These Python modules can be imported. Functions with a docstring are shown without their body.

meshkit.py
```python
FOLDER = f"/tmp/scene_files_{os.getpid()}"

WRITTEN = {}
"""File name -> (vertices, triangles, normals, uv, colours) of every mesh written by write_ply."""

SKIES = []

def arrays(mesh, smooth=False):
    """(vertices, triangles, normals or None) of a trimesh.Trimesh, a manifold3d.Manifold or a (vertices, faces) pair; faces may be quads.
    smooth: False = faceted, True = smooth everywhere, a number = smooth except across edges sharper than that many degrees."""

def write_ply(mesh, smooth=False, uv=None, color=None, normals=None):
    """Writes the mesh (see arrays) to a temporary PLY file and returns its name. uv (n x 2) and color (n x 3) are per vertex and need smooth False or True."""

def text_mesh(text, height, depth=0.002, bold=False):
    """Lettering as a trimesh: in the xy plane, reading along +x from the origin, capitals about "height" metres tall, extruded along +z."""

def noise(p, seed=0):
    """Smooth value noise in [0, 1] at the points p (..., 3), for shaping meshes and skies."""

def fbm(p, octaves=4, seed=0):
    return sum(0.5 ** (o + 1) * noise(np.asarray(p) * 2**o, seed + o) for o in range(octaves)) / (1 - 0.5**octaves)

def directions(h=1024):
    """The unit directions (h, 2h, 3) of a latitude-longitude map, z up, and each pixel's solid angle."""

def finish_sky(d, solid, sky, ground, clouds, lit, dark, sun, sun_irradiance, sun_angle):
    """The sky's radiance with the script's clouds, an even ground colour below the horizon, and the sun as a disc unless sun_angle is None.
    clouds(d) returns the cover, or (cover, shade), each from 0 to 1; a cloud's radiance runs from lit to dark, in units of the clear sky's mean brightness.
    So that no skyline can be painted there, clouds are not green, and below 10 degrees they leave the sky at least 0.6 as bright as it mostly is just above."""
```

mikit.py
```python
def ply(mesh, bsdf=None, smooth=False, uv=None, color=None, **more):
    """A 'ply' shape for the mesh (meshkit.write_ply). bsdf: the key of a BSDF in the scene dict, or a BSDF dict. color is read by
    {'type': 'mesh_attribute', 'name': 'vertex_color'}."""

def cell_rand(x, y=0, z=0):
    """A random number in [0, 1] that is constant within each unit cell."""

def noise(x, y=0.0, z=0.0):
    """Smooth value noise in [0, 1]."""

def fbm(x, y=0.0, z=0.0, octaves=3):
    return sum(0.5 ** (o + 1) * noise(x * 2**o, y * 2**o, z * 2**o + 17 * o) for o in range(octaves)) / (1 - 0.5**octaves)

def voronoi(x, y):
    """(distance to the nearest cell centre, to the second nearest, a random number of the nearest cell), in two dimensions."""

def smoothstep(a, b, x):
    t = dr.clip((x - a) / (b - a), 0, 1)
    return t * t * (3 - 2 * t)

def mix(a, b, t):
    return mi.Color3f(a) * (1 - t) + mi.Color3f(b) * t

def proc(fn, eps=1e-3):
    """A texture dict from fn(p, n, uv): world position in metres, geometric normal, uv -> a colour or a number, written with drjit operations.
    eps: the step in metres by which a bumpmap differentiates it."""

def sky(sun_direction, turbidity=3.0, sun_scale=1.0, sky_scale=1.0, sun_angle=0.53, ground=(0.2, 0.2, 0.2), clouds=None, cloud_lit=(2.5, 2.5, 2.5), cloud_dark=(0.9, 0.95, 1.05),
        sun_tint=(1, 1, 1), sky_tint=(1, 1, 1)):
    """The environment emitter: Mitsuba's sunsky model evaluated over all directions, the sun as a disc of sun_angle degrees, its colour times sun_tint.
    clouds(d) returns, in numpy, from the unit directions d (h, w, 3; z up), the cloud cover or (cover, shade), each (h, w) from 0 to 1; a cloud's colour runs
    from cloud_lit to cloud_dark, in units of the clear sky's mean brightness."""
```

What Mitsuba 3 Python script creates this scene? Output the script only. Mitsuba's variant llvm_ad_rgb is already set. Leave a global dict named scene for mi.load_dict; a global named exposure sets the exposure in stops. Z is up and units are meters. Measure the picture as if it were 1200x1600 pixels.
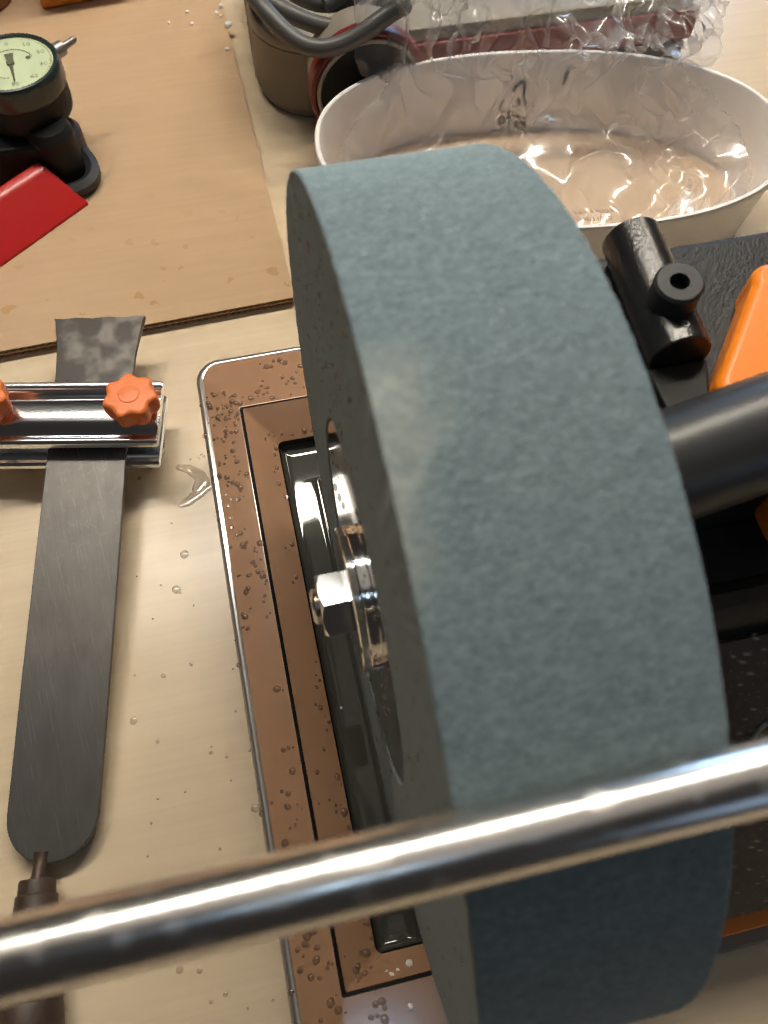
import math, random
import numpy as np
import trimesh, manifold3d as m3, shapely, shapely.geometry as sg
import drjit as dr
import mitsuba as mi
import mikit, meshkit
from mikit import noise, fbm, voronoi, cell_rand, smoothstep, mix

T = mi.ScalarTransform4f
rng = random.Random(7)
nrs = np.random.RandomState(11)
scene, labels = {}, {}

# ---------------------------------------------------------------- camera
CAM = np.array([-0.04220, -0.09008, 0.41155])
FW = np.array([0.11386, 0.43585, -0.89279])
UP = np.array([0.18818, 0.87291, 0.45014])
scene['camera'] = {'type': 'thinlens', 'fov': 64.085, 'fov_axis': 'y', 'near_clip': 0.01, 'far_clip': 50.0,
                   'aperture_radius': 0.0009, 'focus_distance': 0.39,
                   'to_world': T().look_at(origin=CAM.tolist(), target=(CAM + FW).tolist(), up=UP.tolist())}
exposure = 0.0

# ---------------------------------------------------------------- light
def panel_light(key, pos, aim, w, h, rgb):
    pos, aim = np.array(pos, float), np.array(aim, float)
    scene[key] = {'type': 'rectangle', 'to_world': T().look_at(origin=pos.tolist(), target=aim.tolist(), up=[0.01, 0.02, 1]) @ T().scale([w / 2, h / 2, 1]),
                  'bsdf': {'type': 'diffuse', 'reflectance': {'type': 'rgb', 'value': [.5, .5, .5]}},
                  'emitter': {'type': 'area', 'radiance': {'type': 'rgb', 'value': list(rgb)}}}
    labels[key] = {'kind': 'structure'}

panel_light('ceiling_lamp', (0.06, 0.83, 1.45), (0.06, 0.1, 0.0), 1.3, 0.10, (60, 54.5, 45.5))
panel_light('ceiling_lamp_001', (1.15, 1.35, 1.5), (0.05, 0.2, 0.0), 0.26, 0.22, (32, 28, 22))
panel_light('ceiling_lamp_002', (0.0, 0.52, 2.05), (0.0, 0.50, 0.0), 2.4, 1.4, (0.25, 0.235, 0.215))  # added dim overhead fill for the wheel and the grey bar reflection
panel_light('window_light', (1.1, 1.9, 0.75), (0.0, 0.0, 0.2), 0.5, 0.5, (3.2, 5.0, 7.8))
panel_light('window_light_001', (0.95, -1.5, 0.70), (0.0, 0.0, 0.2), 0.7, 0.7, (0.16, 0.30, 0.50))
panel_light('skylight', (-0.09, -0.60, 1.85), (-0.05, -0.12, 0.07), 0.17, 0.13, (6.0, 8.4, 11.0))
scene['room_glow'] = {'type': 'constant', 'radiance': {'type': 'rgb', 'value': [0.026, 0.023, 0.021]}}

# ---------------------------------------------------------------- mesh helpers
def cat(*ms):
    return trimesh.util.concatenate([m for m in ms])

def M2T(m):
    d = m.to_mesh()
    return trimesh.Trimesh(np.array(d.vert_properties[:, :3], float), np.array(d.tri_verts), process=False)

def loft(rings, cap0=True, cap1=True, closed=True):
    rings = [np.asarray(r, float) for r in rings]
    n, k = len(rings[0]), len(rings)
    v = np.vstack(rings)
    f = []
    js = range(n if closed else n - 1)
    for i in range(k - 1):
        for j in js:
            a, b = i * n + j, i * n + (j + 1) % n
            f += [[a, b, b + n], [a, b + n, a + n]]
    if cap0:
        v = np.vstack([v, rings[0].mean(0)]); c = len(v) - 1
        f += [[c, (j + 1) % n, j] for j in range(n)]
    if cap1:
        v = np.vstack([v, rings[-1].mean(0)]); c = len(v) - 1; o = (k - 1) * n
        f += [[c, o + j, o + (j + 1) % n] for j in range(n)]
    return trimesh.Trimesh(v, np.array(f), process=False)

def lathe(prof, n=64, axis='z'):
    """prof: (radius, height) pairs from the bottom up, outside of the profile to the right"""
    t = np.arange(n) * 2 * np.pi / n
    rings = [np.stack([max(r, 1e-6) * np.cos(t), max(r, 1e-6) * np.sin(t), np.full(n, h)], 1) for r, h in prof]
    m = loft(rings)
    if axis == 'x':
        m.vertices = m.vertices[:, [2, 0, 1]]
    elif axis == 'y':
        m.vertices = m.vertices[:, [1, 2, 0]]
    return m

def tube(pts, r, n=14, caps=True):
    p = np.asarray(pts, float)
    t = np.gradient(p, axis=0)
    t /= np.linalg.norm(t, axis=1, keepdims=True)
    ref = np.array([0.0, 0, 1]) if abs(t[0, 2]) < .9 else np.array([1.0, 0, 0])
    rings, rr = [], np.broadcast_to(r, (len(p),))
    a = ref - t[0] * (ref @ t[0]); a /= np.linalg.norm(a)
    ang = np.arange(n) * 2 * np.pi / n
    for i in range(len(p)):
        a = a - t[i] * (a @ t[i]); a /= np.linalg.norm(a)
        b = np.cross(t[i], a)
        rings.append(p[i] + rr[i] * (np.cos(ang)[:, None] * a + np.sin(ang)[:, None] * b))
    return loft(rings, caps, caps)

def spline(pts, n=40):
    from scipy.interpolate import CubicSpline
    p = np.asarray(pts, float)
    s = np.r_[0, np.cumsum(np.linalg.norm(np.diff(p, axis=0), axis=1))]
    return CubicSpline(s, p)(np.linspace(0, s[-1], n))

def rbox(lo, hi, r=0.002, seg=12):
    lo, hi = np.array(lo, float), np.array(hi, float)
    s = m3.Manifold.sphere(r, seg)
    pts = [s.translate([float(x), float(y), float(z)]) for x in (lo[0] + r, hi[0] - r) for y in (lo[1] + r, hi[1] - r) for z in (lo[2] + r, hi[2] - r)]
    return M2T(m3.Manifold.batch_hull(pts))

def rrect(x0, x1, y0, y1, r, z, k=8):
    out = []
    for cx, cy, a0 in ((x1 - r, y1 - r, 0), (x0 + r, y1 - r, 90), (x0 + r, y0 + r, 180), (x1 - r, y0 + r, 270)):
        for a in np.radians(np.linspace(a0, a0 + 90, k)):
            out.append([cx + r * math.cos(a), cy + r * math.sin(a), z])
    return np.array(out)

def prism(poly2, z0, z1, bev=0.0, steps=3):
    """a closed 2-D outline raised from z0 to z1 with a rounded upper edge"""
    g = sg.Polygon(poly2)
    if bev <= 0:
        m = trimesh.creation.extrude_polygon(g, z1 - z0, engine='earcut'); m.apply_translation([0, 0, z0]); return m
    P = np.asarray(poly2, float)
    area = .5 * np.sum(P[:, 0] * np.roll(P[:, 1], -1) - np.roll(P[:, 0], -1) * P[:, 1])
    if area < 0: P = P[::-1]
    e = np.roll(P, -1, 0) - P; e /= np.linalg.norm(e, axis=1, keepdims=True) + 1e-12
    nrm = np.stack([-e[:, 1], e[:, 0]], 1)
    vn = nrm + np.roll(nrm, 1, 0); vn /= np.maximum((vn * nrm).sum(1, keepdims=True), .35)
    rings = [np.c_[P, np.full(len(P), z0)]]
    for i in range(steps + 1):
        a = math.pi / 2 * i / steps
        rings.append(np.c_[P + vn * bev * (1 - math.cos(a)), np.full(len(P), z1 - bev + bev * math.sin(a))])
    m = loft(rings, True, False)
    top = rings[-1]
    v2, f2 = trimesh.creation.triangulate_polygon(sg.Polygon(top[:, :2]), engine='earcut')
    cap = trimesh.Trimesh(np.c_[v2, np.full(len(v2), z1)], f2, process=False)
    if cap.face_normals[0, 2] < 0: cap.invert()
    return cat(m, cap)

def Rz(m, deg, about=(0, 0, 0)):
    m = m.copy()
    m.apply_transform(trimesh.transformations.rotation_matrix(math.radians(deg), [0, 0, 1], about)); return m

def sph(r=1.0, s=2):
    return trimesh.creation.icosphere(subdivisions=s, radius=r)

def add(key, mesh, bsdf, smooth=30, label=None, cat_=None, group=None, kind=None, **kw):
    scene[key] = mikit.ply(mesh, bsdf, smooth=smooth, **kw)
    tag(key, label, cat_, group, kind)

def tag(key, label=None, cat_=None, group=None, kind=None):
    d = {}
    if label: d['label'] = label
    if cat_: d['category'] = cat_
    if group: d['group'] = group
    if kind: d['kind'] = kind
    if d: labels[key] = d

# ---------------------------------------------------------------- materials
def P(c, rough=.5, metal=0., spec=.5, **k):
    c = {'type': 'rgb', 'value': list(c)} if not isinstance(c, dict) else c
    return {'type': 'twosided', 'bsdf': {'type': 'principled', 'base_color': c, 'roughness': rough, 'metallic': metal, 'specular': spec, **k}}

def bump(b, fn, scale=1.0, eps=2e-4):
    return {'type': 'twosided', 'bsdf': {'type': 'bumpmap', 'arbitrary': mikit.proc(fn, eps), 'scale': scale, 'bsdf': b['bsdf']}}

def f_wood(p, n, uv):
    g = fbm(p.x * 6, p.y * 120, 0, 3)
    g2 = noise(p.x * 25 + 3, p.y * 700, 2)
    t = fbm(p.x * 3, p.y * 9, 5, 2)
    c = mix((.635, .505, .350), (.695, .570, .410), g)
    return c * (0.96 + 0.05 * g2) * (0.94 + .12 * t)

def f_woodr(p, n, uv):
    return .21 + .12 * fbm(p.x * 20, p.y * 20, 1, 2)

def f_card(p, n, uv):
    g = fbm(p.x * 30, p.y * 380, 0, 2)
    h = fbm(p.x * 7, p.y * 7, 3, 3)
    c = mix((.44, .295, .175), (.55, .385, .245), .35 * g + .65 * h)
    wx = .35 * (fbm(p.x * 160, p.y * 160, 2, 2) - .5)
    d1, d2, r = voronoi(p.x * 46 + 3 + wx, p.y * 46 - wx)
    near = 1 - smoothstep(.27, .40, p.y)
    q = r * r * r
    k = (1 - smoothstep(.02 + .17 * q, .06 + .19 * q, d1)) * smoothstep(.34, .36, r) * near
    return c * (1 - k * mi.Color3f(.13, .24, .42))

def f_stone(p, n, uv):
    y, z = p.y, p.z
    a = .24 * noise(p.x * 480, y * 1300, z * 1300) + .46 * noise(p.x * 900, y * 1900, z * 1900) + .30 * noise(p.x * 2100, y * 3300, z * 3300)
    b = noise(p.x * 190 + 9, y * 800, z * 800)
    s = fbm(p.x * 55, y * 60, z * 60, 3)
    c = mix((.057, .090, .104), (.275, .357, .396), .90 * a + .05 * b + .05 * s) + .10 * smoothstep(.86, .95, noise(p.x * 700 + 31, y * 1400, z * 1400))
    face = smoothstep(-.0247, -.0251, p.x)
    # wet glare painted into the colour as a paler band from the left rim
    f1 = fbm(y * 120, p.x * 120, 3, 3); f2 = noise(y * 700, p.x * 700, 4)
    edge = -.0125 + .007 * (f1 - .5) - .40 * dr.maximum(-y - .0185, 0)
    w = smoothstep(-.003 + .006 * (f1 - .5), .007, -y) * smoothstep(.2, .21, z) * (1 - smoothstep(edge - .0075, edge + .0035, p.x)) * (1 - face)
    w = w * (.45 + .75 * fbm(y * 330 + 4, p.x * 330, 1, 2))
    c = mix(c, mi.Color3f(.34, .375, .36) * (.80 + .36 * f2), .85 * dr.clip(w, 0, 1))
    # pits and wet spots on the flat face
    d1, d2, r = voronoi(y * 150, z * 150)
    pit = (1 - smoothstep(.02 + .10 * r, .06 + .12 * r, d1)) * smoothstep(.80, .83, r) * face
    wet = smoothstep(.045, .075, dr.sqrt(y * y + (z - .17) * (z - .17))) 
    fc = mix((.118, .136, .142), (.152, .172, .178), .5 * s + .5 * noise(y * 1500, z * 1500, 3)) 
    c = mix(c, fc, face)
    return c * (1 - .82 * pit)

def f_stoneb(p, n, uv):
    return .00009 * noise(p.x * 1500, p.y * 2300, p.z * 2300)

def f_leather(p, n, uv):
    return .00003 * noise(p.x * 1500, p.y * 1500, p.z * 1500) + .000018 * noise(p.x * 3200, p.y * 3200, p.z * 3200)

def f_steel(p, n, uv):
    u = p.x * .165 + p.y * .986
    v = p.x * .986 - p.y * .165
    a = noise(v * 1500 + u * 250, u * 90, 1)
    s = fbm(p.x * 45, p.y * 45, 2, 3)
    t = smoothstep(-.01, .17, p.y)
    c = mix((.078, .076, .073), (.165, .158, .150), t * (.45 + .7 * s))  # brighter towards the jig: reflection painted into the steel colour
    c = c * (.96 + .08 * a) * (.86 + .28 * fbm(u * 60, v * 150, 4, 3))
    sc = smoothstep(.83, .86, noise(v * 1700 + u * 500, u * 60 - v * 30, 7)) + .7 * smoothstep(.80, .86, noise(v * 420 - u * 300, u * 420 + v * 300, 9)) * t
    c = c * (1 + .20 * sc)
    tip = smoothstep(.185, .205, p.y)
    q = fbm(p.x * 95, p.y * 95, 6, 3)
    dark = mix((.045, .040, .038), (.135, .125, .118), smoothstep(.40, .80, q))
    return mix(c, dark, tip)

def f_handle(p, n, uv):
    g = fbm(p.x * 160, p.y * 22, p.z * 160, 3)
    return mix((.016, .010, .008), (.085, .052, .036), g)

def f_speck(p, n, uv):
    a, b = p.x * 240 - p.z * 150, p.x * 110 + p.z * 330
    d1, d2, r = voronoi(a * .42, b)
    e1, e2, q = voronoi(a * 1.3 + 7, b * 1.6)
    k = (1 - smoothstep(.06, .06 + .22 * r, d1)) * smoothstep(.52, .6, r) + .5 * (1 - smoothstep(.08, .2, e1)) * smoothstep(.6, .7, q)
    m = fbm(p.x * 40, p.z * 40, 1, 2)
    return mix(mix((.008, .008, .008), (.022, .019, .019), m), (.20, .17, .165), dr.clip(k * (.3 + m), 0, 1))

def f_tray(p, n, uv):
    s = fbm(p.x * 40, p.y * 14, p.z * 40, 3)
    return mix((.285, .158, .090), (.36, .205, .120), s)

def f_worn(p, n, uv):
    return .19 + .10 * fbm(p.x * 90, p.y * 500, p.z * 500, 3) + .10 * smoothstep(.62, .8, noise(p.x * 260, p.y * 260, p.z * 260))
scene['m_table'] = P(mikit.proc(f_wood), mikit.proc(f_woodr), spec=.42)
scene['m_card'] = P(mikit.proc(f_card), .75, spec=.25)
scene['m_kraft_dark'] = P((.16, .095, .05), .9, spec=.1)
scene['m_disc'] = P((.64, .48, .33), .7, spec=.25)
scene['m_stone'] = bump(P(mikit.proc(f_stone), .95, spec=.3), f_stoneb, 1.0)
scene['m_chrome'] = P((.80, .79, .78), .11, 1.0)
scene['m_chrome_worn'] = P((.74, .71, .68), mikit.proc(f_worn), 1.0)
scene['m_mirror'] = P((.78, .77, .76), .06, 1.0)
scene['m_zinc'] = P((.80, .83, .86), .20, 1.0)
scene['m_steel'] = P(mikit.proc(f_steel), .46, .60)
scene['m_handle'] = P(mikit.proc(f_handle), .5)
scene['m_rust'] = P((.075, .048, .036), .5, .4)
scene['m_orange'] = P((.88, .235, .014), .32, spec=.5)
scene['m_orange_soft'] = P((.86, .215, .055), .42, spec=.5)
scene['m_red'] = P((.46, .012, .012), .28, spec=.5)
scene['m_ring_red'] = P((.15, .014, .012), .33)
scene['m_black_gloss'] = bump(P((.015, .015, .016), .25, spec=.6), f_leather, 2.2)
scene['m_black_metal'] = bump(P((.018, .019, .019), .46, spec=.32), f_leather, 7.0)
scene['m_handle_black'] = P((.026, .027, .029), .36, spec=.55)
scene['m_black_rubber'] = P((.022, .023, .025), .5, spec=.5)
scene['m_black'] = P((.010, .010, .010), .55, spec=.3)
scene['m_front'] = P(mikit.proc(f_speck), .45, spec=.4)
scene['m_tray'] = P(mikit.proc(f_tray), .16, spec=.6, clearcoat=.7, clearcoat_gloss=.95)
scene['m_tray_rim'] = P((.42, .39, .37), .17, .75)  # silvery instead of brown, painting in the lamp gleam along the lip
scene['m_basin'] = P((.030, .029, .025), .22, spec=.5)
scene['m_water'] = {'type': 'dielectric', 'int_ior': 1.33, 'ext_ior': 1.0}
scene['m_drop'] = {'type': 'blendbsdf', 'weight': .36, 'a': {'type': 'thindielectric', 'int_ior': 1.45}, 'b': P((.21, .115, .07), .06, spec=1.0)}
scene['m_clear_drop'] = {'type': 'blendbsdf', 'weight': .34, 'a': {'type': 'thindielectric', 'int_ior': 1.36}, 'b': P((.48, .37, .25), .06, spec=.8)}
scene['m_grey_drop'] = {'type': 'blendbsdf', 'weight': .5, 'a': {'type': 'thindielectric', 'int_ior': 1.4}, 'b': P((.05, .05, .048), .07, spec=.8)}
scene['m_murky'] = P((.046, .045, .038), .03, spec=.5)
scene['m_tub'] = P((.84, .82, .81), .38, spec=.4)
scene['m_ink'] = P((.03, .03, .035), .5)
scene['m_print'] = P((.20, .13, .085), .6)
scene['m_film'] = {'type': 'blendbsdf', 'weight': .15, 'a': {'type': 'thindielectric', 'int_ior': 1.52},
                   'b': P((.86, .85, .86), .20, .22, spec=.8)}
scene['m_foam'] = P((.86, .84, .80), .7)
scene['m_grey_plastic'] = P((.20, .175, .145), .45, spec=.4)
scene['m_cream'] = P((.30, .275, .23), .42, spec=.4)
scene['m_dark_red'] = P((.16, .012, .014), .4)
scene['m_coral'] = P((.62, .10, .07), .4)
scene['m_cable'] = P((.075, .074, .072), .42, spec=.5)
scene['m_dial'] = P((.54, .63, .41), .5)
scene['m_dial_ink'] = P((.10, .11, .06), .6)
scene['m_dial_grey'] = P((.26, .30, .18), .6)
scene['m_bezel'] = P((.020, .034, .036), .22, spec=.6)
scene['m_brown_wood'] = P((.20, .075, .018), .4)
scene['m_amber'] = P((.60, .20, .01), .4)
scene['m_grey_label'] = P((.3, .3, .3), .4, .8)

# ---------------------------------------------------------------- the table
add('tabletop', (np.array([[-1.6, -1.2, 0], [1.8, -1.2, 0], [1.8, 1.6, 0], [-1.6, 1.6, 0]], float), np.array([[0, 1, 2], [0, 2, 3]])), 'm_table', smooth=False, kind='structure')

# cardboard sheet, double wall: liners proud, fluted cores set back
def card_sheet():
    c0 = np.array([-.0126, .2690]); ex = np.array([-1.0, -.0310]); ex /= np.linalg.norm(ex)
    ey = np.array([-.0170, 1.0]); ey /= np.linalg.norm(ey)
    nx, ny = 60, 50
    us, vs = np.linspace(0, .62, nx), np.linspace(0, .50, ny)
    def warp(x, y):
        d = (y - (.492 + .18 * (x + .1)))
        return -.0020 * np.exp(-(d / .005) ** 2) + .0022 * np.exp(-((d + .016) / .012) ** 2) + .0006 * meshkit.noise(np.stack([x * 9, y * 9, x * 0], -1))
    def sheet(z0, z1, inset):
        U, V = np.meshgrid(us, np.linspace(0, .50, ny), indexing='ij')
        U = inset + U; V = inset + V
        xy = c0 + U[..., None] * ex + V[..., None] * ey
        w = warp(xy[..., 0], xy[..., 1]) * (z0 / .0062) ** 1.0 * (z0 > .0005)
        top = np.dstack([xy, z1 + w]); bot = np.dstack([xy, z0 + w])
        v = np.vstack([top.reshape(-1, 3), bot.reshape(-1, 3)]); N = nx * ny
        f = []
        I = lambda i, j: i * ny + j
        for i in range(nx - 1):
            for j in range(ny - 1):
                a, b, c, d = I(i, j), I(i + 1, j), I(i + 1, j + 1), I(i, j + 1)
                f += [[a, c, b], [a, d, c], [a + N, b + N, c + N], [a + N, c + N, d + N]]
        edge = [I(i, 0) for i in range(nx)] + [I(nx - 1, j) for j in range(1, ny)] + [I(i, ny - 1) for i in range(nx - 2, -1, -1)] + [I(0, j) for j in range(ny - 2, 0, -1)]
        for k in range(len(edge)):
            a, b = edge[k], edge[(k + 1) % len(edge)]
            f += [[a, b, b + N], [a, b + N, a + N]]
        return trimesh.Trimesh(v, np.array(f), process=False)
    def core(z0, z1):
        n = 2600
        u = np.linspace(0.001, .60, n)
        off = .0011 + .0007 * np.sin(u * 2 * np.pi / .0042)
        xy = c0 + u[:, None] * ex + off[:, None] * ey
        v = np.vstack([np.c_[xy, np.full(n, z0)], np.c_[xy, np.full(n, z1)]])
        i = np.arange(n - 1)
        f = np.vstack([np.stack([i, i + 1, i + 1 + n], 1), np.stack([i, i + 1 + n, i + n], 1)])
        m = trimesh.Trimesh(v, f, process=False)
        u2 = np.linspace(0.0012, .5, 800)
        off = .0011
        xy = c0 + off * ex + u2[:, None] * ey
        n = 800; i = np.arange(n - 1)
        f = np.vstack([np.stack([i, i + 1, i + 1 + n], 1), np.stack([i, i + 1 + n, i + n], 1)])
        return cat(m, trimesh.Trimesh(np.vstack([np.c_[xy, np.full(n, z0)], np.c_[xy, np.full(n, z1)]]), f, process=False))
    add('cardboard_sheet__liner', sheet(.0062, .0070, 0), 'm_card', smooth=20)
    add('cardboard_sheet__liner_001', sheet(.0031, .0038, .0003), 'm_card', smooth=20)
    add('cardboard_sheet__liner_002', sheet(.0002, .0008, 0), 'm_card', smooth=20)
    add('cardboard_sheet__fluting', core(.0038, .0066), 'm_kraft_dark', smooth=False)
    add('cardboard_sheet__fluting_001', core(.0008, .0034), 'm_kraft_dark', smooth=False)
    tag('cardboard_sheet', 'brown corrugated cardboard sheet lying flat on the table under the red holder', 'cardboard')
card_sheet()

# ---------------------------------------------------------------- water tray
def tray():
    X0, X1, Y0, Y1 = -.0757, .0330, -.165, .1830
    def ring(d, r, z): return rrect(X0 + d[0], X1 - d[1], Y0 + d[2], Y1 - d[3], r, z)
    o = ring((0, 0, 0, 0), .0125, 0.0)
    rim = loft([ring((.0008, .0008, .0008, .0008), .012, .0), ring((.0002,) * 4, .0125, .060), ring((0,) * 4, .0125, .0655), ring((.0004,) * 4, .0122, .0668),
                ring((.0012,) * 4, .0118, .0676), ring((.0024,) * 4, .0110, .0678), ring((.0036,) * 4, .0100, .0674)], False, False)
    add('water_tray__rim', rim, 'm_tray_rim', smooth=50)
    st = (.0197, .0100, .0540, .0355)
    def drop_(r, dz):                                    # the step fades out along the far side
        k = 1 - np.clip((r[:, 1] - (Y1 - st[3] - .010)) / .009, 0, 1)
        return r - np.c_[r[:, 0] * 0, r[:, 0] * 0, dz * (.12 + .88 * k)]
    fl = loft([ring((.0036,) * 4, .0100, .0674), ring((.0048,) * 4, .0092, .0677), ring((st[0] - .0008, st[1] - .0008, st[2] - .0008, st[3] - .0008), .0012, .0712), ring((st[0] - .0003, st[1] - .0003, st[2] - .0003, st[3] - .0003), .001, .07105)], False, False)
    add('water_tray__outer_flange', fl, 'm_tray', smooth=25)
    s0 = ring((st[0] - .0003, st[1] - .0003, st[2] - .0003, st[3] - .0003), .001, .07105)
    add('water_tray__step', loft([s0, drop_(ring((st[0] + .0008, st[1], st[2] + .0008, st[3]), .001, .0709), .0005), drop_(ring((st[0] + .0012, st[1], st[2] + .0012, st[3]), .001, .0709), .0040)], False, False), 'm_black', smooth=25, label='narrow step between the two rim surfaces, coloured black for its dark reflection')  # black paints in the dark reflection on the step wall
    ba = (.0345, .0035 + .0095, .0640, .0520)
    inn = loft([drop_(ring((st[0] + .0011, st[1], st[2] + .0011, st[3]), .001, .0709), .0037), ring((ba[0] - .0006, ba[1] - .0004, ba[2] - .0006, ba[3] - .0006), .0026, .0604), ring(ba, .003, .0598)], False, False)
    add('water_tray__inner_flange', inn, 'm_tray', smooth=25)
    bs = loft([ring(ba, .003, .0598), ring(ba, .003, .0585), ring(tuple(b + .004 for b in ba), .003, .020), ring(tuple(b + .008 for b in ba), .003, .016)], False, True)
    add('water_tray__basin', bs, 'm_basin', smooth=25)
    tag('water_tray', 'wet brown plastic water tray with stepped rim under the grinding wheel', 'tray')
    zw = .0535
    gx, gy = np.linspace(X0 + ba[0] + .0006, X1 - ba[1] - .0006, 70), np.linspace(Y0 + ba[2] + .0006, Y1 - ba[3] - .0006, 320)
    U, V = np.meshgrid(gx, gy, indexing='ij')
    dd = np.minimum(np.minimum(U - gx[0], gx[-1] - U), np.minimum(V - gy[0], gy[-1] - V))
    dd = np.minimum(dd, np.where(np.abs(V) < .11, np.abs(np.abs(U) - .0252) + .0008, 1))
    Zw = zw + .0030 * np.exp(-dd / .0011) + .00022 * (meshkit.noise(np.stack([U * 55, V * 38, U * 0], -1), 21) - .5)
    vv = np.stack([U, V, Zw], -1).reshape(-1, 3); I = np.arange(U.size).reshape(U.shape)
    a, b, c, d = I[:-1, :-1].ravel(), I[1:, :-1].ravel(), I[1:, 1:].ravel(), I[:-1, 1:].ravel()
    add('tray_water', trimesh.Trimesh(vv, np.vstack([np.stack([a, b, c], 1), np.stack([a, c, d], 1)]), process=False), 'm_murky', smooth=True, label='dark still water filling the basin of the brown tray', cat_='water', kind='stuff')
    return ring, st, ba
ring_, st_, ba_ = tray()

def z_tray(x, y):
    """height of the tray's upper surface near its left, upper and lower sides"""
    dl, dt, db = x + .0757, .1830 - y, y + .165
    a = min((dl - .0036) / (.0197 - .0036), (dt - .0036) / (.0355 - .0036), (db - .0036) / (.054 - .0036))
    if a < 0.02: return None
    if a < .93: return .0677 + a * .0035
    b = min((dl - .0197) / (.0345 - .0197), (dt - .0355) / (.052 - .0355), (db - .054) / (.064 - .054))
    if b < .06 or b > .93: return None
    return .0674 - b * .0071

def drop(x, y, z, r, h, n=None):
    m = sph(1.0, 2)
    v = m.vertices.copy()
    v *= [r * rng.uniform(.85, 1.15), r * rng.uniform(.85, 1.2), h]
    v[:, 2] = np.maximum(v[:, 2], -h * .25)
    a = rng.uniform(0, 6.28)
    c, s = math.cos(a), math.sin(a)
    v = v @ np.array([[c, -s, 0], [s, c, 0], [0, 0, 1]]).T + [x, y, z]
    return trimesh.Trimesh(v, m.faces, process=False)

dm = []
for i in range(1500):
    if len(dm) >= 460: break
    u = rng.random()
    x, y = rng.uniform(-.074, -.041), rng.uniform(-.16, .178)
    if u < .25: x, y = rng.uniform(-.074, -.012), rng.uniform(.128, .178)
    z = z_tray(x, y)
    if z is None: continue
    if meshkit.noise(np.array([x * 60, y * 35, 1.0])) < .24: continue
    r = .0005 + .0012 * rng.random() ** 1.8
    dm.append(drop(x, y, z, r, r * .72))
add('water_droplets', cat(*dm), 'm_drop', smooth=True, label='clear water droplets beaded all over the brown tray rim', cat_='water droplets', kind='stuff')
dm = []
for i in range(34):
    y = rng.uniform(-.15, .17)
    r = .0005 + .0011 * rng.random() ** 2
    dm.append(drop(-.0752 + rng.uniform(-.0006, .002), y, .0668, r, r * .8))
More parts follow.
